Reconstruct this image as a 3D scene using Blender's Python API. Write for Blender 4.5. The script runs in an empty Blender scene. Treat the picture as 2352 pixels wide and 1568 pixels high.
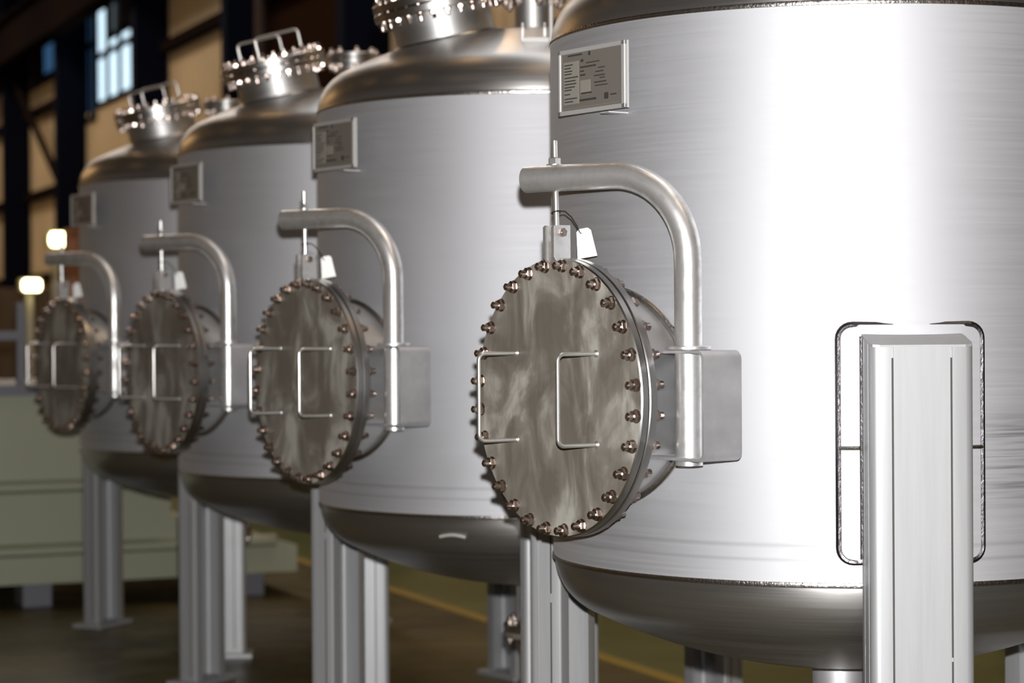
import bpy, math, random
from mathutils import Matrix, Vector

random.seed(7)
PI = math.pi
scn = bpy.context.scene
COL = scn.collection
ZN = 1.68                      # height of the side manhole axis above the floor

# ------------------------------------------------------------------ camera
YAW, PITCH, ROLL = -0.3951, -0.0059, -0.0066
CAM = Vector((-3.6028, -5.9762, 0.1987 + ZN))
F = Vector((-math.sin(YAW) * math.cos(PITCH), math.cos(YAW) * math.cos(PITCH), math.sin(PITCH)))
Rv = Vector((math.cos(YAW), math.sin(YAW), 0))
U = Rv.cross(F)
R2 = math.cos(ROLL) * Rv + math.sin(ROLL) * U
U2 = -math.sin(ROLL) * Rv + math.cos(ROLL) * U
cam_d = bpy.data.cameras.new('camera')
cam_d.sensor_width = 36
cam_d.lens = 5033.45 / 2352 * 36
cam_d.clip_end = 300
cam_d.dof.use_dof = True
cam_d.dof.focus_distance = 6.15
cam_d.dof.aperture_fstop = 2.4
cam_d.dof.aperture_blades = 9
cam = bpy.data.objects.new('camera', cam_d)
cam.matrix_world = Matrix(((R2.x, U2.x, -F.x, CAM.x), (R2.y, U2.y, -F.y, CAM.y), (R2.z, U2.z, -F.z, CAM.z), (0, 0, 0, 1)))
COL.objects.link(cam)
scn.camera = cam

# ------------------------------------------------------------------ light and exposure
vs = scn.view_settings
vs.view_transform = 'Standard'
vs.look = 'None'
vs.gamma = 1
vs.use_curve_mapping = False
vs.exposure = 0.0
try:
    scn.cycles.use_denoising = True
    scn.cycles.max_bounces = 8
    scn.cycles.sample_clamp_indirect = 6
except Exception:
    pass

world = bpy.data.worlds.new('world')
scn.world = world
world.use_nodes = True
world.node_tree.nodes['Background'].inputs[0].default_value = (0.5, 0.6, 0.8, 1)
world.node_tree.nodes['Background'].inputs[1].default_value = 0.02


def light(name, kind, loc, energy, color, rot=None, **kw):
    d = bpy.data.lights.new(name, kind)
    d.energy = energy
    d.color = color
    for k, v in kw.items():
        setattr(d, k, v)
    o = bpy.data.objects.new(name, d)
    o.location = loc
    if rot is not None:
        o.rotation_euler = rot
    COL.objects.link(o)
    return o


# the photographer's flash, just above the lens
fl = light('camera_flash', 'SPOT', CAM + 0.19 * U2 + 0.02 * R2 + 0.05 * F, 2950, (1.0, 0.985, 0.97),
           spot_size=math.radians(62), spot_blend=0.6, shadow_soft_size=0.028)
fl.rotation_euler = cam.matrix_world.to_euler()
# warm high-bay lamps of the hall, in rows under the roof
for y in (-6, -1, 4, 9, 14, 19, 24, 29, 34, 39, 44):
    for x, pw in ((-7.5, 5 if y < 22 else 150), (-1.2, 11), (2.0, 48)):
        light('high_bay_lamp', 'AREA', (x, y, 9.0), pw, (1.0, 0.60, 0.26), (0, 0, 0), shape='DISK', size=0.6)
# rooflight strip along the ridge
light('rooflight', 'AREA', (1.2, 20, 9.6), 800, (0.93, 0.97, 1.0), (0, 0, 0), shape='RECTANGLE', size=2.2, size_y=52.0)
# added cool fill panel at the aisle wall, lifts the neutral ambient light
light('aisle_fill_light', 'AREA', (-15.6, 12, 6.0), 25, (0.80, 0.90, 1.0), (0, math.radians(-90), 0), shape='RECTANGLE', size=3.0, size_y=36.0)


def mat(name, color, rough=0.5, metal=0.0, spec=0.5, **kw):
    m = bpy.data.materials.new(name)
    m.use_nodes = True
    b = m.node_tree.nodes['Principled BSDF']
    b.inputs['Base Color'].default_value = (*color, 1)
    b.inputs['Roughness'].default_value = rough
    b.inputs['Metallic'].default_value = metal
    b.inputs['Specular IOR Level'].default_value = spec
    return m


def nd(m, typ, **kw):
    n = m.node_tree.nodes.new(typ)
    for k, v in kw.items():
        setattr(n, k, v)
    return n


def coords(m, scale=(1, 1, 1), rnd=True):
    """object coordinates, shifted per object so that copies are not identical"""
    t = nd(m, 'ShaderNodeTexCoord')
    mp = nd(m, 'ShaderNodeMapping')
    mp.inputs['Scale'].default_value = scale
    m.node_tree.links.new(t.outputs['Object'], mp.inputs['Vector'])
    if rnd:
        oi = nd(m, 'ShaderNodeObjectInfo')
        mu = nd(m, 'ShaderNodeMath', operation='MULTIPLY')
        mu.inputs[1].default_value = 37.0
        m.node_tree.links.new(oi.outputs['Random'], mu.inputs[0])
        cb = nd(m, 'ShaderNodeCombineXYZ')
        for k in range(3):
            m.node_tree.links.new(mu.outputs[0], cb.inputs[k])
        m.node_tree.links.new(cb.outputs[0], mp.inputs['Location'])
    return mp.outputs['Vector']


def noise(m, vec, scale=5, detail=4, rough=0.5, dist=0.0):
    n = nd(m, 'ShaderNodeTexNoise')
    n.inputs['Scale'].default_value = scale
    n.inputs['Detail'].default_value = detail
    n.inputs['Roughness'].default_value = rough
    n.inputs['Distortion'].default_value = dist
    m.node_tree.links.new(vec, n.inputs['Vector'])
    return n.outputs['Fac']


def ramp(m, fac, stops):
    r = nd(m, 'ShaderNodeValToRGB')
    els = r.color_ramp.elements
    while len(els) < len(stops):
        els.new(0.5)
    for e, (p, c) in zip(els, stops):
        e.position = p
        e.color = (c, c, c, 1) if isinstance(c, (int, float)) else (*c, 1)
    m.node_tree.links.new(fac, r.inputs['Fac'])
    return r.outputs['Color']


def bsdf(m):
    return m.node_tree.nodes['Principled BSDF']


def link(m, out, key):
    m.node_tree.links.new(out, bsdf(m).inputs[key])


def mixc(m, fac, a, b, mode='MIX'):
    x = nd(m, 'ShaderNodeMix', data_type='RGBA', blend_type=mode)
    for sock, v in ((x.inputs[0], fac), (x.inputs[6], a), (x.inputs[7], b)):
        if isinstance(v, (int, float)):
            sock.default_value = v
        elif isinstance(v, tuple):
            sock.default_value = (*v, 1)
        else:
            m.node_tree.links.new(v, sock)
    return x.outputs[2]


def bump(m, h, strength=0.1, dist=0.01):
    b = nd(m, 'ShaderNodeBump')
    b.inputs['Strength'].default_value = strength
    b.inputs['Distance'].default_value = dist
    m.node_tree.links.new(h, b.inputs['Height'])
    link(m, b.outputs['Normal'], 'Normal')


def brushed(name, color, r0, r1, aniso, streak=70.0, metal=1.0):
    """stainless sheet brushed around the vertical axis"""
    m = mat(name, color, r0, metal)
    v = coords(m, (1.2, 1.2, streak))
    f = noise(m, v, 1.6, 5, 0.6)
    v2 = coords(m)
    g = noise(m, v2, 2.2, 4, 0.55)
    c = mixc(m, ramp(m, f, [(0.3, 0.0), (0.75, 1.0)]), tuple(x * 0.975 for x in color), tuple(min(1, x * 1.02) for x in color))
    c = mixc(m, ramp(m, g, [(0.62, 0.0), (0.8, 0.3)]), c, tuple(x * 0.7 for x in color))
    link(m, c, 'Base Color')
    a = ramp(m, f, [(0.25, r0), (0.8, r1)])
    link(m, a, 'Roughness')
    bsdf(m).inputs['Anisotropic'].default_value = aniso
    bsdf(m).inputs['Anisotropic Rotation'].default_value = 0.25
    t = nd(m, 'ShaderNodeTangent', direction_type='RADIAL', axis='Z')
    link(m, t.outputs[0], 'Tangent')
    bump(m, f, 0.008, 0.002)
    return m


M = {}
M['shell'] = brushed('brushed_shell_steel', (0.55, 0.555, 0.58), 0.69, 0.75, 0.1, metal=0.97)

# scuffs ground into the sheet beside the front leg and two faint rings low on the shell
m = M['shell']
tc_ = nd(m, 'ShaderNodeTexCoord')
sx = nd(m, 'ShaderNodeSeparateXYZ')
m.node_tree.links.new(tc_.outputs['Object'], sx.inputs[0])


def math_(m, op, a, b=None):
    q = nd(m, 'ShaderNodeMath', operation=op)
    for k, v in enumerate((a, b)):
        if v is None:
            continue
        if isinstance(v, (int, float)):
            q.inputs[k].default_value = v
        else:
            m.node_tree.links.new(v, q.inputs[k])
    return q.outputs[0]


def near(m, val, c, w):
    d = math_(m, 'ABSOLUTE', math_(m, 'SUBTRACT', val, c))
    return math_(m, 'MAXIMUM', math_(m, 'SUBTRACT', 1.0, math_(m, 'DIVIDE', d, w)), 0.0)


ang = math_(m, 'ARCTAN2', sx.outputs['Y'], sx.outputs['X'])
mp_ = nd(m, 'ShaderNodeMapping')
mp_.inputs['Scale'].default_value = (1.5, 1.5, 60)
m.node_tree.links.new(tc_.outputs['Object'], mp_.inputs['Vector'])
st = ramp(m, noise(m, mp_.outputs['Vector'], 1.4, 4, 0.6), [(0.42, 0.0), (0.62, 1.0)])
patch = math_(m, 'MULTIPLY', math_(m, 'MINIMUM', math_(m, 'MULTIPLY', near(m, ang, 1.47, 0.30), 1.6), 1.0), math_(m, 'MINIMUM', math_(m, 'MULTIPLY', near(m, sx.outputs['Z'], ZN - 0.17, 0.15), 2.0), 1.0))
rings = math_(m, 'ADD', near(m, sx.outputs['Z'], ZN - 0.405, 0.010), near(m, sx.outputs['Z'], ZN - 0.445, 0.008))
amount = math_(m, 'ADD', math_(m, 'MULTIPLY', math_(m, 'MULTIPLY', patch, st), 0.55), math_(m, 'MULTIPLY', rings, 0.22))
old = bsdf(m).inputs['Base Color'].links[0].from_socket
link(m, mixc(m, amount, old, (0.16, 0.155, 0.15)), 'Base Color')

M['head'] = brushed('spun_head_steel', (0.40, 0.39, 0.385), 0.30, 0.40, 0.45, 45, metal=0.95)
M['weld'] = mat('weld_bead_steel', (0.42, 0.40, 0.38), 0.28, 1.0)
bump(M['weld'], noise(M['weld'], coords(M['weld'], (1, 1, 1)), 90, 3), 0.5, 0.004)
M['weld_dark'] = mat('heat_tinted_weld', (0.10, 0.095, 0.10), 0.38, 1.0)
bump(M['weld_dark'], noise(M['weld_dark'], coords(M['weld_dark']), 80, 3), 0.4, 0.004)

m = M['cover'] = mat('stained_cover_steel', (0.3, 0.29, 0.27), 0.5, 0.1, 0.3)
v = coords(m, (1, 1.25, 0.75))
f = noise(m, v, 5.5, 5, 0.55, 0.7)
g = noise(m, coords(m, (1, 6, 0.9)), 8, 4, 0.6, 0.3)
c = ramp(m, f, [(0.40, (0.140, 0.124, 0.104)), (0.51, (0.195, 0.178, 0.153)), (0.63, (0.37, 0.355, 0.315))])
c = mixc(m, 0.2, c, ramp(m, g, [(0.3, 0.12), (0.7, 0.5)]), 'OVERLAY')
link(m, c, 'Base Color')
link(m, ramp(m, f, [(0.3, 0.42), (0.7, 0.62)]), 'Roughness')

m = M['leg'] = mat('leg_plate_steel', (0.60, 0.61, 0.62), 0.5, 0.45)
f = noise(m, coords(m, (9, 9, 0.5)), 6, 5, 0.6)
g = noise(m, coords(m), 3.0, 4, 0.6)
c = mixc(m, ramp(m, f, [(0.3, 0.0), (0.7, 1.0)]), (0.32, 0.325, 0.335), (0.35, 0.355, 0.365))
c = mixc(m, ramp(m, g, [(0.66, 0.0), (0.8, 0.3)]), c, (0.25, 0.25, 0.25))
link(m, c, 'Base Color')

M['weld_line'] = mat('dark_weld_line', (0.05, 0.048, 0.045), 0.6, 0.3)
M['groove'] = mat('dark_gap', (0.03, 0.03, 0.03), 0.7)
m = M['pipe'] = mat('mottled_pipe_steel', (0.62, 0.62, 0.62), 0.3, 0.83)
f = noise(m, coords(m), 16, 5, 0.65)
link(m, ramp(m, f, [(0.3, (0.50, 0.49, 0.48)), (0.52, (0.72, 0.72, 0.72)), (0.75, (0.80, 0.80, 0.80))]), 'Base Color')
link(m, ramp(m, f, [(0.3, 0.46), (0.7, 0.27)]), 'Roughness')
m = M['plate'] = mat('plain_plate_steel', (0.55, 0.55, 0.57), 0.55, 0.8)
f = noise(m, coords(m), 9, 4, 0.6)
link(m, ramp(m, f, [(0.3, (0.46, 0.46, 0.48)), (0.7, (0.60, 0.60, 0.62))]), 'Base Color')
M['rim'] = mat('machined_rim_steel', (0.50, 0.49, 0.48), 0.3, 1.0)
M['bolt'] = mat('bolt_steel', (0.48, 0.40, 0.36), 0.25, 1.0)
M['bright'] = mat('polished_bar_steel', (0.72, 0.72, 0.70), 0.3, 0.9)
M['neck'] = brushed('nozzle_neck_steel', (0.56, 0.56, 0.56), 0.46, 0.54, 0.3, 30)
M['frame'] = mat('plate_frame_steel', (0.5, 0.49, 0.48), 0.5, 0.5)
m = M['name'] = mat('etched_name_plate', (0.20, 0.183, 0.16), 0.45, 0.4)
M['nick'] = mat('name_plate_light_field', (0.33, 0.31, 0.275), 0.45, 0.4)
M['ink'] = mat('etched_ink', (0.035, 0.033, 0.03), 0.6)
M['tag'] = mat('white_tag_card', (0.88, 0.89, 0.87), 0.55)
M['tie'] = mat('black_cable_tie', (0.012, 0.012, 0.014), 0.4)

m = M['floor'] = mat('sealed_brown_floor', (0.09, 0.075, 0.045), 0.28, 0, 0.3)
f = noise(m, coords(m, (1, 1, 1), False), 0.9, 6, 0.6)
link(m, ramp(m, f, [(0.3, (0.040, 0.032, 0.012)), (0.7, (0.105, 0.084, 0.034))]), 'Base Color')
link(m, ramp(m, noise(m, coords(m, (1, 1, 1), False), 3.1, 5), [(0.3, 0.3), (0.7, 0.5)]), 'Roughness')
m = M['green'] = mat('green_walkway_paint', (0.085, 0.105, 0.035), 0.32)
f = noise(m, coords(m, (1, 1, 1), False), 1.3, 6, 0.6)
link(m, ramp(m, f, [(0.3, (0.070, 0.085, 0.028)), (0.7, (0.125, 0.135, 0.050))]), 'Base Color')
M['yellow'] = mat('yellow_line_paint', (0.24, 0.16, 0.02), 0.5)
m = M['clad'] = mat('cream_cladding', (0.6, 0.5, 0.36), 0.55)
f = noise(m, coords(m), 0.8, 4)
link(m, ramp(m, f, [(0.3, (0.54, 0.42, 0.25)), (0.7, (0.66, 0.53, 0.33))]), 'Base Color')
M['brown_clad'] = mat('dark_brown_sheet', (0.024, 0.012, 0.007), 0.9, 0, 0.0)  # dark brown sheet filling one whole wall bay
M['navy'] = mat('navy_column_paint', (0.0045, 0.006, 0.014), 0.9, 0, 0.03)
M['beam'] = mat('dark_brown_beam_paint', (0.013, 0.009, 0.008), 0.95, 0, 0.0)
M['wall'] = mat('dark_wall_backing', (0.05, 0.042, 0.035), 0.8)
M['ceil'] = mat('dark_roof_deck', (0.06, 0.055, 0.05), 0.8)
M['box'] = mat('pale_green_machine_paint', (0.25, 0.26, 0.185), 0.5)
M['rail'] = mat('blue_grey_rail_paint', (0.13, 0.13, 0.15), 0.5, 0.0, 0.3)
M['black'] = mat('black_block', (0.02, 0.02, 0.022), 0.6)
M['amber'] = mat('amber_cabinet_paint', (0.085, 0.05, 0.018), 0.6)
M['rust'] = mat('rusty_orange_paint', (0.25, 0.10, 0.04), 0.6)
M['pipe_paint'] = mat('dull_brown_pipe_paint', (0.06, 0.04, 0.035), 0.8, 0, 0.1)
M['post'] = mat('pale_lamp_post_paint', (0.45, 0.40, 0.30), 0.5)


def glow(name, color, s):
    m = mat(name, (0, 0, 0), 0.5)
    bsdf(m).inputs['Emission Color'].default_value = (*color, 1)
    bsdf(m).inputs['Emission Strength'].default_value = s
    return m


M['day'] = glow('daylit_pane', (0.66, 0.87, 1.0), 1.35)
M['day_dim'] = glow('dim_daylit_pane', (0.22, 0.42, 0.72), 0.22)
M['day_blue'] = glow('blue_daylit_pane', (0.10, 0.27, 0.55), 0.28)
M['lamp'] = glow('lit_lamp', (1.0, 0.92, 0.45), 14)


# ------------------------------------------------------------------ mesh helpers
class MB:
    def __init__(self):
        self.v, self.f = [], []

    def add(self, vs_, fs):
        o = len(self.v)
        self.v += [tuple(x) for x in vs_]
        self.f += [tuple(i + o for i in q) for q in fs]
        return self

    def box(self, x0, x1, y0, y1, z0, z1):
        return self.add([(x, y, z) for z in (z0, z1) for y in (y0, y1) for x in (x0, x1)],
                        [(0, 2, 3, 1), (4, 5, 7, 6), (0, 1, 5, 4), (2, 6, 7, 3), (0, 4, 6, 2), (1, 3, 7, 5)])

    def bbox(self, x0, x1, y0, y1, z0, z1, b=0.004):
        """box with chamfered vertical and horizontal edges"""
        pts = []
        n = 0
        ring = lambda i, z: [(x0 + b + i, y0 + i, z), (x1 - b - i, y0 + i, z), (x1 - i, y0 + b + i, z), (x1 - i, y1 - b - i, z),
                             (x1 - b - i, y1 - i, z), (x0 + b + i, y1 - i, z), (x0 + i, y1 - b - i, z), (x0 + i, y0 + b + i, z)]
        for i, z in ((b * 0.7, z0), (0, z0 + b), (0, z1 - b), (b * 0.7, z1)):
            pts += ring(i, z)
        fs = [tuple(range(7, -1, -1)), tuple(range(24, 32))]
        for k in range(3):
            for j in range(8):
                a, c = k * 8 + j, k * 8 + (j + 1) % 8
                fs.append((a, c, c + 8, a + 8))
        return self.add(pts, fs)

    def lathe(self, prof, n=48, axis='Z', cap0=False, cap1=False):
        """prof: (radius, height) pairs; axis Z or X"""
        pts = []
        for r, h in prof:
            for k in range(n):
                a = 2 * PI * k / n
                p = (r * math.cos(a), r * math.sin(a), h)
                pts.append(p if axis == 'Z' else (h, r * math.cos(a), r * math.sin(a)))
        fs = []
        for i in range(len(prof) - 1):
            for k in range(n):
                a, b = i * n + k, i * n + (k + 1) % n
                fs.append((a, b, b + n, a + n))
        if cap0:
            fs.append(tuple(range(n - 1, -1, -1)))
        if cap1:
            fs.append(tuple(range((len(prof) - 1) * n, len(prof) * n)))
        return self.add(pts, fs)

    def tube(self, path, r, n=12, caps=True, closed=False):
        P = [Vector(p) for p in path]
        L = len(P)
        up = None
        pts = []
        for i in range(L):
            a = P[i - 1] if (i > 0 or closed) else P[0]
            b = P[(i + 1) % L] if (i < L - 1 or closed) else P[-1]
            d = (b - a).normalized()
            if up is None:
                up = d.orthogonal().normalized()
            up = (up - d * up.dot(d)).normalized()
            w = d.cross(up)
            rr = r[i] if isinstance(r, (list, tuple)) else r
            for k in range(n):
                t = 2 * PI * k / n
                pts.append(P[i] + rr * (math.cos(t) * up + math.sin(t) * w))
        fs = []
        for i in range(L if closed else L - 1):
            for k in range(n):
                a, b = i * n + k, i * n + (k + 1) % n
                c, d_ = ((i + 1) % L) * n + (k + 1) % n, ((i + 1) % L) * n + k
                fs.append((a, b, c, d_))
        if caps and not closed:
            fs.append(tuple(range(n - 1, -1, -1)))
            fs.append(tuple(range((L - 1) * n, L * n)))
        return self.add(pts, fs)

    def prism(self, poly, h0, h1, frame=lambda a, b, h: (a, b, h)):
        n = len(poly)
        pts = [frame(a, b, h0) for a, b in poly] + [frame(a, b, h1) for a, b in poly]
        fs = [tuple(range(n - 1, -1, -1)), tuple(range(n, 2 * n))]
        fs += [(i, (i + 1) % n, (i + 1) % n + n, i + n) for i in range(n)]
        return self.add(pts, fs)

    def mesh(self, name, material, smooth=True, angle=32):
        me = bpy.data.meshes.new(name)
        me.from_pydata(self.v, [], self.f)
        me.validate()
        import bmesh
        bm = bmesh.new()
        bm.from_mesh(me)
        bmesh.ops.recalc_face_normals(bm, faces=bm.faces)
        bm.to_mesh(me)
        bm.free()
        me.materials.append(material)
        if smooth:
            for p in me.polygons:
                p.use_smooth = True
            me.set_sharp_from_angle(angle=math.radians(angle))
        return me


def put(name, me, parent=None, mw=None):
    o = bpy.data.objects.new(name, me)
    COL.objects.link(o)
    if parent is not None:
        o.parent = parent
    if mw is not None:
        o.matrix_local = mw
    return o


def tag(o, label, cat, group=None, kind=None):
    o['label'] = label
    o['category'] = cat
    if group:
        o['group'] = group
    if kind:
        o['kind'] = kind
    return o


def struct(o):
    o['kind'] = 'structure'
    return o


def empty(name, loc, rz=0):
    o = bpy.data.objects.new(name, None)
    o.empty_display_size = 0.2
    o.location = loc
    o.rotation_euler = (0, 0, rz)
    COL.objects.link(o)
    return o


def copy_tree(o, parent=None):
    c = o.copy()
    COL.objects.link(c)
    if parent is not None:
        c.parent = parent
    for ch in list(o.children):
        copy_tree(ch, c)
    return c


def fillet(pts, rad, n=6, closed=False):
    """3D polyline with rounded corners"""
    P = [Vector(p) for p in pts]
    out = []
    L = len(P)
    for i in range(L):
        if not closed and i in (0, L - 1):
            out.append(P[i])
            continue
        a, b, c = P[i - 1], P[i], P[(i + 1) % L]
        u, w = (a - b).normalized(), (c - b).normalized()
        ang = u.angle(w)
        d = min(rad / math.tan(ang / 2), 0.49 * (a - b).length, 0.49 * (c - b).length)
        rr = d * math.tan(ang / 2)
        ctr = b + (u + w).normalized() * (rr / math.sin(ang / 2))
        s, e = b + u * d - ctr, b + w * d - ctr
        tot = s.angle(e)
        ax = s.cross(e).normalized()
        for k in range(n + 1):
            out.append(ctr + Matrix.Rotation(tot * k / n, 3, ax) @ s)
    return out


RZ = lambda a: Matrix.Rotation(a, 4, 'Z')
T = lambda x, y, z: Matrix.Translation((x, y, z))

# ------------------------------------------------------------------ the hall
XW = 5.1                       # inner face of the side wall behind the tanks
ROOM_X0, ROOM_Y0, ROOM_Y1, ROOM_H = -16.0, -12.0, 62.0, 9.8

struct(put('floor', MB().box(ROOM_X0, XW + 0.4, ROOM_Y0, ROOM_Y1, -0.2, 0.0).mesh('floor', M['floor'], False)))
fl_ob = bpy.data.objects['floor']
put('walkway_paint', MB().box(1.73, XW, ROOM_Y0, ROOM_Y1, 0.0, 0.003).mesh('walkway_paint', M['green'], False), fl_ob)
put('line_marking', MB().box(1.62, 1.73, ROOM_Y0, ROOM_Y1, 0.0, 0.004).mesh('line_marking', M['yellow'], False), fl_ob)
struct(put('ceiling', MB().box(ROOM_X0, XW + 0.4, ROOM_Y0, ROOM_Y1, ROOM_H, ROOM_H + 0.2).mesh('ceiling', M['ceil'], False)))
struct(put('wall_far', MB().box(ROOM_X0, XW + 0.4, ROOM_Y1, ROOM_Y1 + 0.2, 0, ROOM_H).mesh('wall_far', M['clad'], False)))
struct(put('wall_near', MB().box(ROOM_X0, XW + 0.4, ROOM_Y0 - 0.2, ROOM_Y0, 0, ROOM_H).mesh('wall_near', M['clad'], False)))
struct(put('wall_left', MB().box(ROOM_X0 - 0.2, ROOM_X0, ROOM_Y0, ROOM_Y1, 0, ROOM_H).mesh('wall_left', M['clad'], False)))
wr = struct(put('wall_right', MB().box(XW + 0.12, XW + 0.32, ROOM_Y0, ROOM_Y1, 0, ROOM_H).mesh('wall_right', M['wall'], False)))

COLS = [-0.2, 6.1, 12.3, 18.5, 23.7, 29.3, 35.9, 41.8, 47.6, 53.4]


def cladding(y0, y1, z0, z1, material):
    """ribbed sheet between two columns"""
    n = max(2, int((y1 - y0) / 0.3))
    prof = []
    for i in range(n):
        a = y0 + (y1 - y0) * i / n
        s = (y1 - y0) / n
        prof += [(a, 0.0), (a + s * 0.72, 0.0), (a + s * 0.8, -0.035), (a + s * 0.92, -0.035)]
    prof.append((y1, 0.0))
    pts = [(XW + d, y, z) for z in (z0, z1) for y, d in prof]
    k = len(prof)
    pts += [(XW + 0.1, y, z) for z in (z0, z1) for y in (y0, y1)]
    fs = [(i, i + 1, i + 1 + k, i + k) for i in range(k - 1)]
    b = 2 * k
    fs += [(b, b + 2, b + 3, b + 1)]
    return put('cladding_sheet', MB().add(pts, fs).mesh('cladding_sheet', material, False), wr)


# window openings of the wall: (y0, y1, z0, z1)
for i in range(len(COLS) - 1):
    y0, y1 = COLS[i] + 0.3, COLS[i + 1]
    if i == 3:
        cladding(y0, y1, 0, 9.6, M['brown_clad'])
    elif i == 5:
        cladding(y0, y1, 0, 6.1 - 0.06, M['clad'])
    elif i == 6:
        cladding(y0, y1, 0, 7.05, M['clad'])
    else:
        cladding(y0, y1, 0, 7.4, M['clad'])
    for z in (1.25, 3.0, 4.75, 6.5):
        if i == 5 and z > 6:
            continue
        put('girt', MB().box(XW - 0.2, XW - 0.04, y0, y1, z - 0.09, z + 0.09).mesh('girt', M['beam'], False), wr)


def column(y, label):
    t = empty('steel_column', (XW - 0.3, y + 0.15, 0))
    tag(t, label, 'column', 'navy wall columns of the hall')
    s = MB().box(-0.3, -0.27, -0.15, 0.15, 0.02, 9.6).box(0.22, 0.25, -0.15, 0.15, 0.02, 9.6).box(-0.27, 0.22, -0.012, 0.012, 0.02, 9.6)
    s.box(-0.29, 0.24, -0.14, -0.13, 0.02, 9.6)
    put('shaft', s.mesh('column_shaft', M['navy'], False), t)
    put('base_plate', MB().box(-0.36, 0.28, -0.22, 0.22, 0, 0.03).mesh('column_base', M['navy'], False), t)
    return t


where = {3: 'navy steel wall column behind the top of the second nearest tank',
         4: 'navy steel wall column just right of the cream bay, behind the third tank manway',
         5: 'navy steel wall column to the right of the bright window',
         6: 'navy steel wall column to the left of the bright window',
         7: 'navy steel wall column at the upper end of the diagonal brace'}
for i, y in enumerate(COLS):
    if 3 <= i <= 7:
        column(y, where[i])

tag(put('crane_runway_beam', MB().box(XW - 0.98, XW - 0.62, ROOM_Y0, 58, 7.42, 7.47).box(XW - 0.83, XW - 0.77, ROOM_Y0, 58, 7.47, 8.3)
        .box(XW - 0.98, XW - 0.62, ROOM_Y0, 58, 8.3, 8.36).box(XW - 0.77, XW - 0.52, ROOM_Y0, 58, 8.30, 8.42).mesh('crane_runway_beam', M['beam'], False)),
    'long dark brown crane runway beam along the wall columns', 'beam')
a, b = Vector((XW - 0.42, 41.72, 7.38)), Vector((XW - 0.42, 36.3, 4.6))
tag(put('diagonal_brace', MB().tube([a, b], 0.085, 8).mesh('diagonal_brace', M['beam'])),
    'dark diagonal steel brace between two far wall columns', 'brace')
tag(put('wall_pipe', MB().tube([(XW - 0.2, 23.4, 0), (XW - 0.2, 23.4, 9.5)], 0.08, 12).mesh('wall_pipe', M['pipe_paint'])),
    'thin dull brown downpipe on the dark brown wall beside a navy column', 'pipe')


def window(name, y0, y1, z0, z1, nx, zs, mats):
    t = struct(empty(name, (XW, (y0 + y1) / 2, z0)))
    w = (y1 - y0) / nx
    fr = MB()
    for i in range(nx + 1):
        fr.box(-0.05, 0.05, y0 + w * i - 0.07 - (y0 + y1) / 2, y0 + w * i + 0.07 - (y0 + y1) / 2, 0, z1 - z0)
    for z in (0, *zs, z1 - z0):
        fr.box(-0.06, 0.06, y0 - (y0 + y1) / 2, y1 - (y0 + y1) / 2, z - 0.05, z + 0.05)
    put('window_frame', fr.mesh('window_frame', M['navy'], False), t)
    lv = [0, *zs, z1 - z0]
    for i in range(nx):
        for j in range(len(lv) - 1):
            put('pane', MB().box(0.0, 0.02, y0 + w * i + 0.07 - (y0 + y1) / 2, y0 + w * (i + 1) - 0.07 - (y0 + y1) / 2, lv[j] + 0.05, lv[j + 1] - 0.05)
                .mesh('pane', mats[i % len(mats)], False), t)
    return t


window('window_1', 38.9 - 6.9, 40.9 - 6.9 + 0.05, 6.1, 7.25, 2, (0.9,), [M['day']])
window('window_2', 34.05, 35.0, 6.1, 8.4, 1, (0.9,), [M['day']])
window('window_3', 35.05, 36.8, 5.9, 8.2, 4, (1.4,), [M['day_dim'], M['day_blue'], M['day'], M['day_dim']])
window('window_4', 38.5, 40.4, 7.2, 8.0, 1, (), [M['day_blue']])


# ------------------------------------------------------------------ pale green machine box beyond the last tank
YB = 8.95
bx = empty('machine_skid', (-2.2, YB, 0))
tag(bx, 'long pale green ribbed steel skid box standing beyond the last tank', 'machine')
prof = [(-6.0, 0.17), (3.16, 0.17), (3.16, 0.36), (2.25, 0.60), (2.25, 1.47), (-6.0, 1.47)]
put('body', MB().prism(prof, 0.0, 1.9, lambda a, b, h: (a, h, b)).mesh('skid_body', M['box'], False), bx)
for z, x1 in ((0.40, 3.0), (0.83, 2.24)):
    put('rib', MB().prism([(0.0, z - 0.045), (-0.07, z - 0.02), (-0.07, z + 0.02), (0.0, z + 0.045)], -6.0, x1, lambda a, b, h: (h, a, b))
        .mesh('skid_rib', M['box'], False), bx)
put('rim', MB().box(-6.0, 2.26, -0.06, 1.96, 1.45, 1.52).mesh('skid_rim', M['rail'], False), bx)
for x in (-4.9, -3.2, -0.2, 1.35, 2.85):
    put('support_block', MB().bbox(x - 0.1, x + 0.1, 0.12, 0.42, 0, 0.172).mesh('support_block', M['rail'], False), bx)
    put('support_block', MB().bbox(x - 0.1, x + 0.1, 1.5, 1.8, 0, 0.172).mesh('support_block', M['black'], False), bx)
rl = empty('guard_rail', (-2.2, YB + 0.25, 1.52))
tag(rl, 'blue grey guard rail on top of the pale green skid box', 'railing')
for x in (-1.6, -0.35, 1.08, 1.27):
    put('rail_post', MB().bbox(x - 0.028, x + 0.028, -0.028, 0.028, 0, 0.56).mesh('rail_post', M['rail'], False), rl)
put('top_rail', MB().bbox(-1.9, 1.3, -0.03, 0.03, 0.30, 0.365).mesh('top_rail', M['rail'], False), rl)

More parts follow.
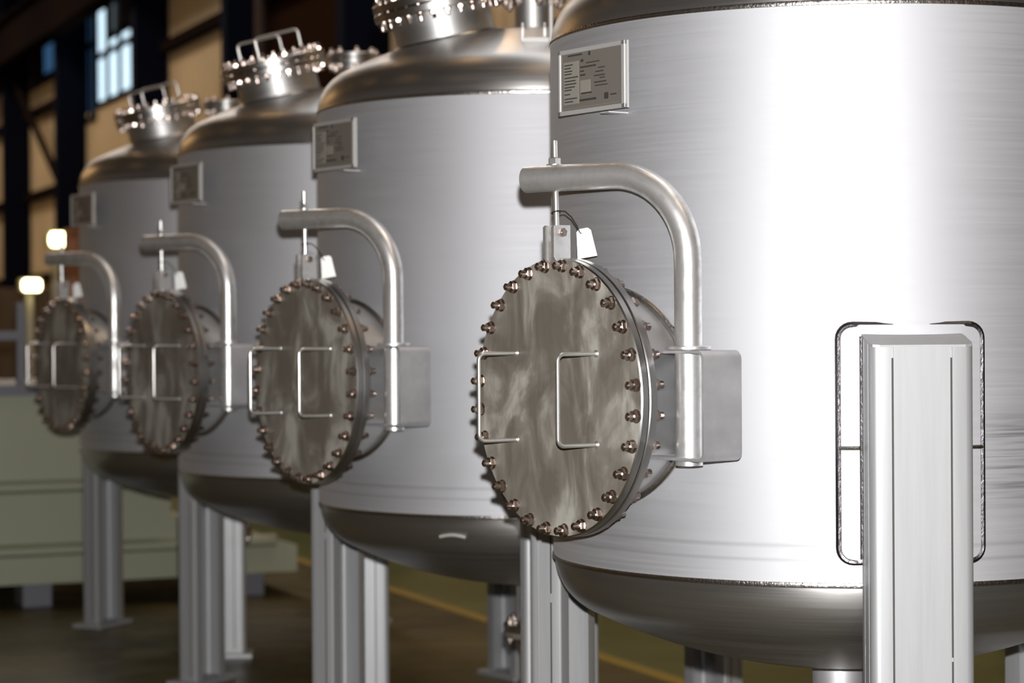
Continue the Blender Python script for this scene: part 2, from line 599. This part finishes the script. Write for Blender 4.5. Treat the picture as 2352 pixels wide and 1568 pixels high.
cb = empty('storage_cabinet', (2.55, 26.0, 0))
tag(cb, 'amber storage cabinet standing behind the guard rail', 'cabinet')
put('carcass', MB().bbox(-0.9, 0.9, -0.4, 0.4, 0.05, 2.5, 0.01).mesh('cabinet_carcass', M['amber'], False), cb)
for s in (-1, 1):
    d = put('door', MB().bbox(0.02 * s + (0 if s > 0 else -0.84), 0.02 * s + (0.84 if s > 0 else 0), -0.43, -0.40, 0.9, 2.4, 0.006).mesh('cabinet_door', M['amber'], False), cb)
    put('handle', MB().tube([(0.1 * s, -0.46, 1.5), (0.1 * s, -0.46, 1.7)], 0.012, 8).mesh('cabinet_handle', M['rail']), d)
put('shelf_opening_shade', MB().box(-0.85, 0.85, -0.42, -0.40, 0.1, 0.86).mesh('cabinet_opening_shade', M['black'], False), cb)  # black panel standing in for the shade of an open shelf


def ray(px, py, depth):
    """point of the hall seen at a pixel of the photo, at a given distance along the view axis"""
    d = F + R2 * ((px - 1176) / 5033.45) + U2 * ((784 - py) / 5033.45)
    return CAM + d * depth


def lamp(px, py, depth, w, h, label, post_label=None):
    c = ray(px, py, depth)
    t = empty('work_lamp', (c.x, c.y, 0))
    tag(t, label, 'lamp', 'lit work lamps in the far hall')
    z = c.z
    put('foot', MB().lathe([(0.25, 0.0), (0.25, 0.03), (0.06, 0.06)], 20, cap0=True, cap1=True).mesh('lamp_foot', M['post']), t)
    put('pole', MB().tube([(0, 0.12, 0.03), (0, 0.12, z - h * 0.4)], 0.045, 12).mesh('lamp_pole', M['post']), t)
    put('hood', MB().bbox(-w * 0.62, w * 0.62, 0.0, 0.16, z - h * 0.6, z + h * 0.62, 0.02).mesh('lamp_hood', M['post'], False), t)
    put('lit_lens', MB().bbox(-w * 0.5, w * 0.5, -0.06, -0.002, z - h * 0.5, z + h * 0.5, min(w, h) * 0.28).mesh('lamp_lens', M['lamp'], False), t)


lamp(131, 550, 24, 0.165, 0.15, 'upper glowing yellow work lamp above the last tank davit arm')
lamp(72, 655, 22, 0.185, 0.115, 'lower glowing yellow work lamp left of the last tank manway')
c0 = ray(172, 525, 21)
tag(put('rust_panel', MB().bbox(-0.1, 0.1, -0.05, 0.05, 0, c0.z, 0.01).mesh('rust_panel', M['rust'], False), None, T(c0.x, c0.y, 0)),
    'narrow rusty orange upright panel beside the farthest tank', 'panel')

# ------------------------------------------------------------------ the pressure vessel
R, ZT, ZB = 0.8987, 1.0882 + ZN, -0.5127 + ZN
AL = -2.9288                   # direction of the side manhole
SEG = 144
RC, RK = 1.8, 0.18
BC = math.sqrt((RC - RK) ** 2 - (R - RK) ** 2)
HD = RC - BC


def dish_h(r):
    rt = RC * (R - RK) / (RC - RK)
    if r <= rt:
        return math.sqrt(RC * RC - r * r) - BC
    return math.sqrt(max(0, RK * RK - (r - (R - RK)) ** 2))


tank = empty('pressure_vessel', (0, 0, 0), AL)


def P(name, mb, material, parent=None, smooth=True, mw=None, angle=32):
    return put(name, mb.mesh(name, material, smooth, angle), parent or tank, mw)


P('shell', MB().lathe([(R, ZB), (R, ZB + 0.4), (R, (ZB + ZT) / 2), (R, ZT - 0.4), (R, ZT)], SEG), M['shell'])
prof = []
ph = math.asin((R - RK) / (RC - RK))
for k in range(13):
    a = (PI / 2 - ph) * k / 12
    prof.append((R - RK + RK * math.cos(a), RK * math.sin(a)))
for k in range(1, 15):
    a = ph * (1 - k / 14.0)
    prof.append((max(RC * math.sin(a), 0.002), RC * math.cos(a) - BC))
P('top_head', MB().lathe([(R - 0.004, ZT - 0.01), (R - 0.002, ZT)] + [(r - 0.002 if r > 0.01 else r, ZT + h) for r, h in prof], SEG, cap1=True), M['head'])
P('bottom_head', MB().lathe([(R - 0.006, ZB + 0.01), (R - 0.005, ZB)] + [(r - 0.005 if r > 0.01 else r, ZB - h) for r, h in prof], SEG, cap1=True), M['head'])
for z in (ZT, ZB):
    P('weld_seam', MB().lathe([(R - 0.004, z - 0.009), (R + 0.0025, z - 0.006), (R + 0.004, z), (R + 0.0025, z + 0.006), (R - 0.006, z + 0.009)], SEG), M['weld'])

# side manhole: pad, neck, flange, cover, bolts
RN, RD, DF = 0.305, 0.40, 1.0984


def saddle(ring_r, n=72):
    return [(math.sqrt(R * R - (ring_r * math.cos(2 * PI * k / n)) ** 2), ring_r * math.cos(2 * PI * k / n), ZN + ring_r * math.sin(2 * PI * k / n)) for k in range(n)]


def off(pts, d):
    out = []
    for x, y, z in pts:
        q = math.hypot(x, y)
        out.append((x * (q + d) / q, y * (q + d) / q, z))
    return out


n = 72
P('weld_seam', MB().tube(off(saddle(0.313, n), 0.006), 0.010, 8, closed=True), M['weld'])
XZ = T(0, 0, ZN)
P('manhole_neck', MB().lathe([(RN, 0.74), (RN, 0.9), (RN, 1.045)], 96, 'X'), M['neck'], mw=XZ)
P('manhole_flange', MB().lathe([(RN - 0.01, 1.042), (RD - 0.003, 1.042), (RD, 1.045), (RD, 1.0665), (RD - 0.003, 1.0695), (RN - 0.01, 1.0695)], 128, 'X'), M['rim'], mw=XZ)
P('gasket', MB().lathe([(RD - 0.05, 1.068), (RD - 0.012, 1.068), (RD - 0.012, 1.074), (RD - 0.05, 1.074)], 64, 'X'), M['groove'], mw=XZ)
cv = P('manhole_cover', MB().lathe([(0.36, 1.0725), (RD - 0.003, 1.0725), (RD, 1.0755)], 128, 'X', cap0=True)
       .lathe([(RD - 0.004, DF), (RD - 0.06, DF + 0.0002), (0.001, DF + 0.0004)], 128, 'X'), M['cover'], mw=XZ)
P('cover_rim', MB().lathe([(RD, 1.0755), (RD, DF - 0.004), (RD - 0.004, DF)], 128, 'X'), M['rim'], cv)


def bolt_mesh(name, grip, tip, r, nut_r, nut_h):
    """stud along X with a nut and washer on each side; x = 0 is the outer face"""
    b = MB()
    b.lathe([(r * 0.6, tip), (r, tip - r * 0.35), (r, -grip - tip + r * 0.35), (r * 0.6, -grip - tip)][::-1], 12, 'X', True, True)
    for s, x in ((1, 0.0), (-1, -grip)):
        b.lathe([(nut_r * 1.12, x), (nut_r * 1.12, x + s * 0.003)], 16, 'X', True, True)
        b.lathe([(nut_r, x + s * 0.003), (nut_r, x + s * (nut_h - 0.002)), (nut_r * 0.88, x + s * nut_h)], 6, 'X', True, True)
    return b.mesh(name, M['bolt'], True, 30)


bm_side = bolt_mesh('cover_bolt', DF - 1.042, 0.036, 0.0105, 0.0175, 0.0165)
NB = 28
for i in range(NB):
    th = PI / 2 - (i - 0.5) * 2 * PI / NB
    put('bolt', bm_side, tank, T(DF, 0.379 * math.cos(th), ZN + 0.379 * math.sin(th)) @ Matrix.Rotation(random.random() * 2, 4, 'X'))


def handle_mb(r=0.0062, hh=0.127, hp=0.133):
    b = MB().tube(fillet([(0, 0, -hh), (hp, 0, -hh), (hp, 0, hh), (0, 0, hh)], 0.02, 6), r, 12)
    for s in (-1, 1):
        b.lathe([(r * 1.9, 0), (r * 1.5, 0.004), (r, 0.007)], 12, 'X')
        k = len(b.v)
        for j in range(k - 36, k):
            x, y, z = b.v[j]
            b.v[j] = (x, y, z + s * hh)
    return b


hm = handle_mb().mesh('handle', M['bright'])
for s in (-1, 1):
    put('handle', hm, cv, T(DF, 0.1945 * s, 0))

# lifting clevis on the cover and the rod that hangs it from the davit
for y0 in (-0.0275, 0.013):
    pl = [(1.060, 0.398), (1.070, 0.388), (1.108, 0.388), (1.119, 0.402), (1.119, 0.488), (1.114, 0.493), (1.060, 0.493)]
    P('clevis', MB().prism(pl, y0, y0 + 0.012, lambda a, b_, h: (a, h, b_)), M['pipe'], cv, False)
P('clevis_lug', MB().bbox(1.074, 1.106, -0.013, 0.0105, 0.38, 0.446, 0.003), M['cover'], cv, False)
P('clevis_bolt', MB().tube([(1.090, -0.038, 0.472), (1.090, 0.036, 0.472)], 0.008, 12)
  .tube([(1.090, 0.0255, 0.472), (1.090, 0.034, 0.472)], 0.0135, 6).tube([(1.090, -0.035, 0.472), (1.090, -0.028, 0.472)], 0.0135, 6), M['bolt'], cv)
ZA = 0.6264
P('lifting_rod', MB().tube([(1.094, 0.006, ZN + 0.44), (1.096, 0.0, ZN + 0.735)], 0.0088, 12), M['bright'])
P('rod_nut', MB().lathe([(0.019, 0), (0.019, 0.017), (0.016, 0.02)], 6, cap0=True, cap1=True).lathe([(0.024, -0.004), (0.024, 0.0)], 16, cap0=True, cap1=True),
  M['bright'], mw=T(1.096, 0, ZN + ZA + 0.041))

# davit: bent pipe in a U shaped bracket beside the neck
DV = Vector((0.952, 0.421, 0))
EN = Vector((1.144, -0.073, 0))
dr = (EN - DV).normalized()
path = [DV + Vector((0, 0, ZN - 0.180)), DV + Vector((0, 0, ZN + ZA - 0.26)), ]
for k in range(1, 15):
    a = PI / 2 * k / 14
    path.append(DV + dr * (0.24 * (1 - math.cos(a))) + Vector((0, 0, ZN + ZA - 0.24 + 0.24 * math.sin(a))))
path.append(EN + Vector((0, 0, ZN + ZA)))
P('davit_pipe', MB().tube(path, 0.0382, 28), M['pipe'])
P('davit_collar', MB().lathe([(0.039, 0), (0.060, 0), (0.062, 0.002), (0.062, 0.009), (0.060, 0.011), (0.039, 0.011)], 32), M['pipe'], mw=T(DV.x, DV.y, ZN + 0.137))
z0, z1, t0, t1, th = ZN - 0.165, ZN + 0.136, 0.285, 0.545, 0.008


def arc2(cx, cy, r, a0, a1, n=6):
    return [(cx + r * math.cos(a0 + (a1 - a0) * k / n), cy + r * math.sin(a0 + (a1 - a0) * k / n)) for k in range(n + 1)]


rb2 = 0.026
outer = [(t0, z1)] + arc2(t1 - rb2, z1 - rb2, rb2, PI / 2, 0) + arc2(t1 - rb2, z0 + rb2, rb2, 0, -PI / 2) + [(t0, z0)]
inner = [(t0, z0 + th)] + arc2(t1 - rb2, z0 + rb2, rb2 - th, -PI / 2, 0) + arc2(t1 - rb2, z1 - rb2, rb2 - th, 0, PI / 2) + [(t0, z1 - th)]
k = len(outer)
pts = [(x, a, b_) for x in (0.868, 1.002) for a, b_ in outer + inner]
N2 = 2 * k
fs = []
for i in range(k - 1):
    o2 = N2 - 1 - i
    for base, flip in ((0, 1), (N2, 0)):
        q = (base + i, base + i + 1, base + o2 - 1, base + o2)
        fs.append(q[::-1] if flip else q)
for i in range(N2):
    j = (i + 1) % N2
    fs.append((i, j, j + N2, i + N2))
P('davit_bracket', MB().add(pts, fs), M['plate'])

# name plate on a bent bracket
PX, W0, W1, Z0, Z1 = 0.9627, -0.1585, 0.1617, 0.8241 + ZN, 1.0158 + ZN
npl = P('name_plate', MB().bbox(PX - 0.004, PX, W0, W1, Z0, Z1, 0.0015), M['name'], None, False)
for a in ((W0, W1, Z1 - 0.013, Z1), (W0, W1, Z0, Z0 + 0.013), (W0, W0 + 0.011, Z0, Z1), (W1 - 0.016, W1, Z0, Z1)):
    P('plate_frame', MB().bbox(PX - 0.005, PX + 0.004, *a, 0.0015), M['frame'], npl, False)
P('plate_frame', MB().box(PX - 0.012, PX - 0.005, W1 - 0.003, W1, Z0, Z1), M['frame'], npl, False)
P('plate_bracket', MB().box(R - 0.02, PX - 0.004, -0.05, 0.05, Z0 + 0.03, Z0 + 0.038).box(R - 0.02, PX - 0.004, -0.05, 0.05, Z1 - 0.038, Z1 - 0.03)
  .box(R - 0.02, PX + 0.002, 0.045, 0.085, Z0 - 0.008, Z0 - 0.004), M['frame'], npl, False)
uv = lambda u, v_: (W0 + (W1 - W0) * u, Z1 - (Z1 - Z0) * v_)


def field(u0, u1, v0, v1, lift):
    (a, c), (b_, d) = uv(u0, v0), uv(u1, v1)
    return (PX - 0.001, PX + lift, a, b_, d, c)


P('light_field', MB().box(*field(0.075, 0.305, 0.19, 0.84, 0.0006)).box(*field(0.33, 0.48, 0.5, 0.72, 0.0006)).box(*field(0.055, 0.9, 0.9, 0.905, 0.0006)), M['nick'], npl, False)
ik = MB()
for v_, L_ in zip((.239, .286, .333, .376, .432, .483, .530, .578, .62, .685, .754, .80), (.13, .1, .12, .11, .21, .17, .18, .16, .11, .085, .19, .13)):
    ik.box(*field(.089, .089 + L_, v_ - .009, v_ + .009, 0.0012))
for u0, u1, v_, hh in ((.14, .36, .10, .012), (.34, .38, .20, .02), (.42, .62, .245, .008), (.33, .57, .30, .012), (.33, .39, .36, .01), (.60, .70, .345, .008), (.33, .41, .42, .012),
                       (.56, .68, .40, .009), (.54, .70, .46, .009), (.62, .70, .50, .008), (.54, .72, .56, .01), (.55, .74, .61, .008), (.34, .5, .70, .014), (.32, .57, .80, .016), (.78, .87, .775, .01)):
    ik.box(*field(u0, u1, v_ - hh, v_ + hh, 0.0012))
ik.box(*field(.455, .485, .075, .135, 0.0012))
ik.box(*field(.69, .75, .735, .83, 0.0012))
o = P('etched_lettering', ik, M['ink'], npl, False)
o['kind'] = 'stuff'

# legs, pads and base plates at 120 degrees
LEG_A = [1.0410, 1.0410 - 2 * PI / 3, 1.0410 + 2 * PI / 3]
LO, LI, LW = 1.0146, 0.897, 0.1417


def leg_profile():
    """lipped channel in (radial, tangential): open towards the tank, narrow grooves between its folded sections"""
    rr, g, gd, w, lip = 0.024, 0.0028, 0.005, 0.009, 0.062
    p = [(LI, -LW + lip)]
    p += arc2(LI + 0.008, -LW + 0.008, 0.008, PI, 1.5 * PI, 3)
    for x in (LI + 0.036, LI + 0.082):
        p += [(x - g, -LW), (x - g, -LW + gd), (x + g, -LW + gd), (x + g, -LW)]
    p += arc2(LO - rr, -LW + rr, rr, -PI / 2, 0, 5)
    for y in (-0.083, 0.078):
        p += [(LO, y - g), (LO - gd, y - g), (LO - gd, y + g), (LO, y + g)]
    p += arc2(LO - rr, LW - rr, rr, 0, PI / 2, 5)
    for x in (LI + 0.082, LI + 0.036):
        p += [(x + g, LW), (x + g, LW - gd), (x - g, LW - gd), (x - g, LW)]
    p += arc2(LI + 0.008, LW - 0.008, 0.008, PI / 2, PI, 3)
    p += [(LI, LW - lip), (LI + w, LW - lip), (LI + w, LW - w)]
    p += arc2(LO - rr, LW - rr, rr - w, PI / 2, 0, 4) + arc2(LO - rr, -LW + rr, rr - w, 0, -PI / 2, 4)
    p += [(LI + w, -LW + w), (LI + w, -LW + lip)]
    return p


lp = leg_profile()
k = len(lp)
top = lambda x: ZN + 0.142 + (LO - x) / (LO - LI) * 0.030
pts = [(x, y, 0.025) for x, y in lp] + [(x, y, top(x)) for x, y in lp]
leg_me = MB().add(pts, [tuple(range(k - 1, -1, -1)), tuple(range(k, 2 * k))] + [(i, (i + 1) % k, (i + 1) % k + k, i + k) for i in range(k)]).mesh('leg', M['leg'], True, 25)
cap_me = MB().prism([(LI, -LW + 0.008), (LI + 0.008, -LW), (LO - 0.024, -LW), (LO - 0.005, -LW + 0.006), (LO, -LW + 0.024), (LO, LW - 0.024), (LO - 0.005, LW - 0.006), (LO - 0.024, LW), (LI + 0.008, LW), (LI, LW - 0.008)],
                   0, 1, lambda a, b_, h: (a, b_, top(a) + 0.006 * h)).mesh('leg_cap', M['leg'], False)
base_me = MB().bbox(0.855, 1.065, -0.18, 0.18, 0, 0.026, 0.003).mesh('base_plate', M['leg'], False)
# the pad is a curved sheet with round corners
HW, PZ0, PZ1, CR = 0.201, ZN - 0.4476, ZN + 0.2025, 0.038
rows = []
outl_l, outl_r = [], []
zs = [PZ0 + CR * (1 - math.cos(a * PI / 2 / 6)) for a in range(7)] + [PZ0 + CR + (PZ1 - PZ0 - 2 * CR) * k_ / 6 for k_ in range(1, 6)] + \
     [PZ1 - CR * (1 - math.cos(a * PI / 2 / 6)) for a in range(6, -1, -1)]
for z in zs:
    e = max(0.0, PZ0 + CR - z, z - (PZ1 - CR))
    hw = HW - CR + math.sqrt(max(0, CR * CR - e * e))
    rows.append((z, hw))
pts, fs, NC = [], [], 15
for z, hw in rows:
    for j in range(NC):
        s = -hw + 2 * hw * j / (NC - 1)
        a = s / R
        pts.append(((R + 0.010) * math.cos(a), (R + 0.010) * math.sin(a), z))
for i in range(len(rows) - 1):
    for j in range(NC - 1):
        q = i * NC + j
        fs.append((q, q + 1, q + NC + 1, q + NC))
pad_me = MB().add(pts, fs).mesh('leg_pad', M['shell'])
ring = [(hw, z) for z, hw in rows] + [(-hw, z) for z, hw in rows[::-1]]
pad_weld = MB().tube([((R + 0.004) * math.cos(s / R), (R + 0.004) * math.sin(s / R), z) for s, z in ring], 0.0095, 8, closed=True).mesh('pad_weld', M['weld_dark'])
ticks = [MB().tube([((R + 0.010) * math.cos(q * w / R), (R + 0.010) * math.sin(q * w / R), ZN - 0.135) for w in (0.135, 0.16, 0.185, 0.2)], 0.006, 8)
         .mesh('pad_weld', M['weld']) for q in (-1, 1)]
lw = MB()
lw.tube([(R + 0.012, s * LW, z) for s, z in ((-1, PZ0 + 0.01), (-1, ZN + 0.168), (1, ZN + 0.168), (1, PZ0 + 0.01))], 0.007, 8)
lw_me = lw.mesh('leg_weld', M['weld_dark'])
wl = []
for y, cuts in ((-0.083, (0.05,)), (0.078, (0.05, 0.985))):
    zz = list(cuts) + [ZN + 0.125]
    for z0_, z1_ in zip(zz[:-1], zz[1:]):
        wl.append(MB().box(LO - 0.0048, LO - 0.0008, y - 0.0024, y + 0.0024, z0_, z1_ - 0.012).mesh('weld_line', M['weld_line'], False))
for y in (LW, -LW):
    sg = 1 if y > 0 else -1
    for z0_, z1_ in ((0.05, 0.98), (1.01, ZN + 0.1)):
        wl.append(MB().box(LI + 0.036 - 0.0024, LI + 0.036 + 0.0024, min(y - sg * 0.0046, y - sg * 0.0008), max(y - sg * 0.0046, y - sg * 0.0008), z0_, z1_).mesh('weld_line', M['weld_line'], False))
for a in LEG_A:
    lg = put('leg', leg_me, tank, RZ(a))
    for q in wl:
        put('weld_line', q, lg)
    put('base_plate', base_me, lg)
    put('leg_cap', cap_me, lg)
    put('leg_weld', lw_me, lg)
    pd = put('leg_pad', pad_me, tank, RZ(a))
    put('pad_weld', pad_weld, pd)
    for q in ticks:
        put('pad_weld', q, pd)

# top manhole, leaning out square to the dished head
TA = -0.13
rho = 0.405
tau = math.asin(0.43 / RC)
MT = RZ(TA) @ T(rho, 0, ZT + dish_h(rho)) @ Matrix.Rotation(tau, 4, 'Y')
TF = 0.205
P('top_manhole_neck', MB().lathe([(TF, -0.10), (TF, 0.0), (TF, 0.108)], 72), M['neck'], mw=MT)
P('weld_seam', MB().tube([(TF * 1.02 * math.cos(a), TF * 1.02 * math.sin(a), dish_h(math.hypot(rho + TF * math.cos(a), TF * math.sin(a))) - dish_h(rho) + math.tan(tau) * TF * math.cos(a))
                          for a in [2 * PI * q / 64 for q in range(64)]], 0.007, 8, closed=True), M['weld'], mw=MT)
P('top_manhole_flange', MB().lathe([(TF - 0.01, 0.108), (0.262, 0.108), (0.265, 0.111), (0.265, 0.137), (0.262, 0.140), (TF - 0.01, 0.140)], 96), M['rim'], mw=MT)
tc = P('top_manhole_cover', MB().lathe([(0.25, 0.1445), (0.262, 0.1445), (0.265, 0.1475), (0.265, 0.174), (0.262, 0.177), (0.001, 0.1772)], 96, cap0=True), M['rim'], mw=MT)
MX = Matrix.Rotation(-PI / 2, 4, 'Y')          # X axis turned to point along +Z
bm_top = bolt_mesh('top_bolt', 0.177 - 0.108, 0.034, 0.0085, 0.0155, 0.0155)
for i in range(28):
    a = 2 * PI * (i + 0.5) / 28
    put('bolt', bm_top, tank, MT @ T(0.243 * math.cos(a), 0.243 * math.sin(a), 0.177) @ MX @ Matrix.Rotation(random.random() * 2, 4, 'X'))
hm2 = handle_mb(0.0062, 0.112, 0.12).mesh('top_handle', M['bright'])
VIEW_A = 0.8155                # direction the covers face towards the aisle
for s in (-1, 1):
    put('handle', hm2, tc, RZ(VIEW_A - TA) @ T(0.12 * s, 0.078 * s, 0.177) @ RZ(PI / 2) @ MX)

# centre nozzle on the top head
MC = T(0, 0, ZT + HD)
P('top_nozzle_neck', MB().lathe([(0.078, -0.03), (0.078, 0.12)], 48), M['neck'], mw=MC)
P('top_nozzle_flange', MB().lathe([(0.07, 0.118), (0.137, 0.118), (0.14, 0.121), (0.14, 0.143), (0.137, 0.146), (0.07, 0.146)], 64), M['rim'], mw=MC)
P('top_nozzle_blind', MB().lathe([(0.13, 0.150), (0.137, 0.150), (0.14, 0.153), (0.14, 0.173), (0.137, 0.176), (0.001, 0.176)], 64, cap0=True), M['rim'], mw=MC)
bm_n = bolt_mesh('nozzle_bolt', 0.176 - 0.118, 0.03, 0.0095, 0.017, 0.016)
for i in range(8):
    a = 2 * PI * (i + 0.5) / 8
    put('bolt', bm_n, tank, MC @ T(0.115 * math.cos(a), 0.115 * math.sin(a), 0.176) @ MX)
# lifting lug on the head, towards the aisle
s_ = 0.62
ML = RZ(0.953) @ T(s_, 0, ZT + dish_h(s_)) @ Matrix.Rotation(math.asin(s_ / RC), 4, 'Y')
ll = P('lifting_lug', MB().bbox(-0.05, 0.05, 0.06, 0.078, -0.02, 0.14, 0.004), M['frame'], mw=ML, smooth=False)
P('lug_foot', MB().box(0.045, 0.06, -0.04, 0.06, -0.01, 0.014), M['frame'], ll, False)
for y in (-0.045, 0.04):
    P('lug_gusset', MB().prism([(-0.04, -0.01), (0.05, -0.01), (0.03, 0.045), (-0.02, 0.055)], y, y + 0.009, lambda a, b_, h: (a, h, b_)), M['plate'], ll, False)

# bottom outlet
MBt = T(0, 0, ZB - HD)
P('bottom_nozzle_neck', MB().lathe([(0.084, 0.03), (0.084, -0.165)], 48), M['plate'], mw=MBt)
P('bottom_nozzle_flange', MB().lathe([(0.07, -0.165), (0.137, -0.165), (0.14, -0.168), (0.14, -0.19), (0.137, -0.193), (0.07, -0.193)], 64), M['rim'], mw=MBt)
P('bottom_nozzle_blind', MB().lathe([(0.13, -0.222), (0.137, -0.222), (0.14, -0.219), (0.14, -0.200), (0.137, -0.197), (0.001, -0.197)], 64, cap0=True), M['cover'], mw=MBt)
for i in range(8):
    a = 2 * PI * (i + 0.5) / 8
    put('bolt', bm_n, tank, MBt @ T(0.115 * math.cos(a), 0.115 * math.sin(a), -0.164) @ MX)

# the four tanks stand in a row
SP = [0, 2.4133, 4.7571, 7.2414]
tanks = [tank] + [copy_tree(tank) for _ in range(3)]
# a ground patch low on the second tank
q_ = [(0.885 * math.cos(a), 0.885 * math.sin(a), ZB - 0.078 + 0.008 * math.cos((a - 0.585) * 26)) for a in [0.525 + 0.12 * k_ / 10 for k_ in range(11)]]
put('ground_weld_patch', MB().tube(q_, 0.007, 8).mesh('ground_weld_patch', M['frame']), tanks[1])
LAB = ['nearest and largest stainless steel pressure tank at the right, on three legs',
       'second stainless steel tank from the right, behind the nearest tank',
       'third stainless steel tank from the right, between the second and the farthest tank',
       'farthest stainless steel tank at the left end of the row']
for o, s, l in zip(tanks, SP, LAB):
    o.location = (0, s, 0)
    tag(o, l, 'tank', 'stainless steel tanks standing in a row')


# a white tag tied to each lifting rod
def make_tag():
    t = empty('inspection_tag', (0, 0, 0), AL)
    base = Matrix.Translation((1.013, 0.030, ZN + 0.443)) @ RZ(0.80) @ Matrix.Rotation(0.16, 4, 'X')
    card = [(-0.027, -0.042), (0.030, -0.042), (0.024, 0.034), (0.016, 0.042), (-0.010, 0.042), (-0.018, 0.034)]
    put('card', MB().prism(card, -0.0012, 0.0012, lambda a, b_, h: (h, a, b_)).mesh('tag_card', M['tag'], False), t, base)
    q = base @ Vector((0.0, -0.008, 0.034))
    c = Vector((1.0948, 0.0036, ZN + 0.53))
    loop = [c + Vector((0.0125 * math.cos(a), 0.0125 * math.sin(a), 0.004 * math.sin(a))) for a in [2.3 + 5.8 * k_ / 12 for k_ in range(13)]]
    e = loop[-1]
    pth = loop + [e.lerp(q, 0.3) + Vector((0.004, 0.004, 0.016)), e.lerp(q, 0.6) + Vector((0.004, 0.004, 0.018)), e.lerp(q, 0.88) + Vector((0.003, 0.002, 0.010)), q + Vector((0.002, 0, 0)), q + Vector((-0.002, 0.004, -0.006))]
    put('tie', MB().tube(pth, 0.0021, 8).mesh('tag_tie', M['tie']), t)
    return t


tg = make_tag()
tags = [tg] + [copy_tree(tg) for _ in range(3)]
TL = ['white tag tied to the lifting rod of the nearest tank manway cover',
      'white tag tied to the lifting rod of the second tank from the right',
      'white tag tied to the lifting rod of the third tank from the right',
      'white tag tied to the lifting rod of the farthest tank at the left']
for o, s, l in zip(tags, SP, TL):
    o.location = (0, s, 0)
    tag(o, l, 'tag', 'white tags on the manway lifting rods')
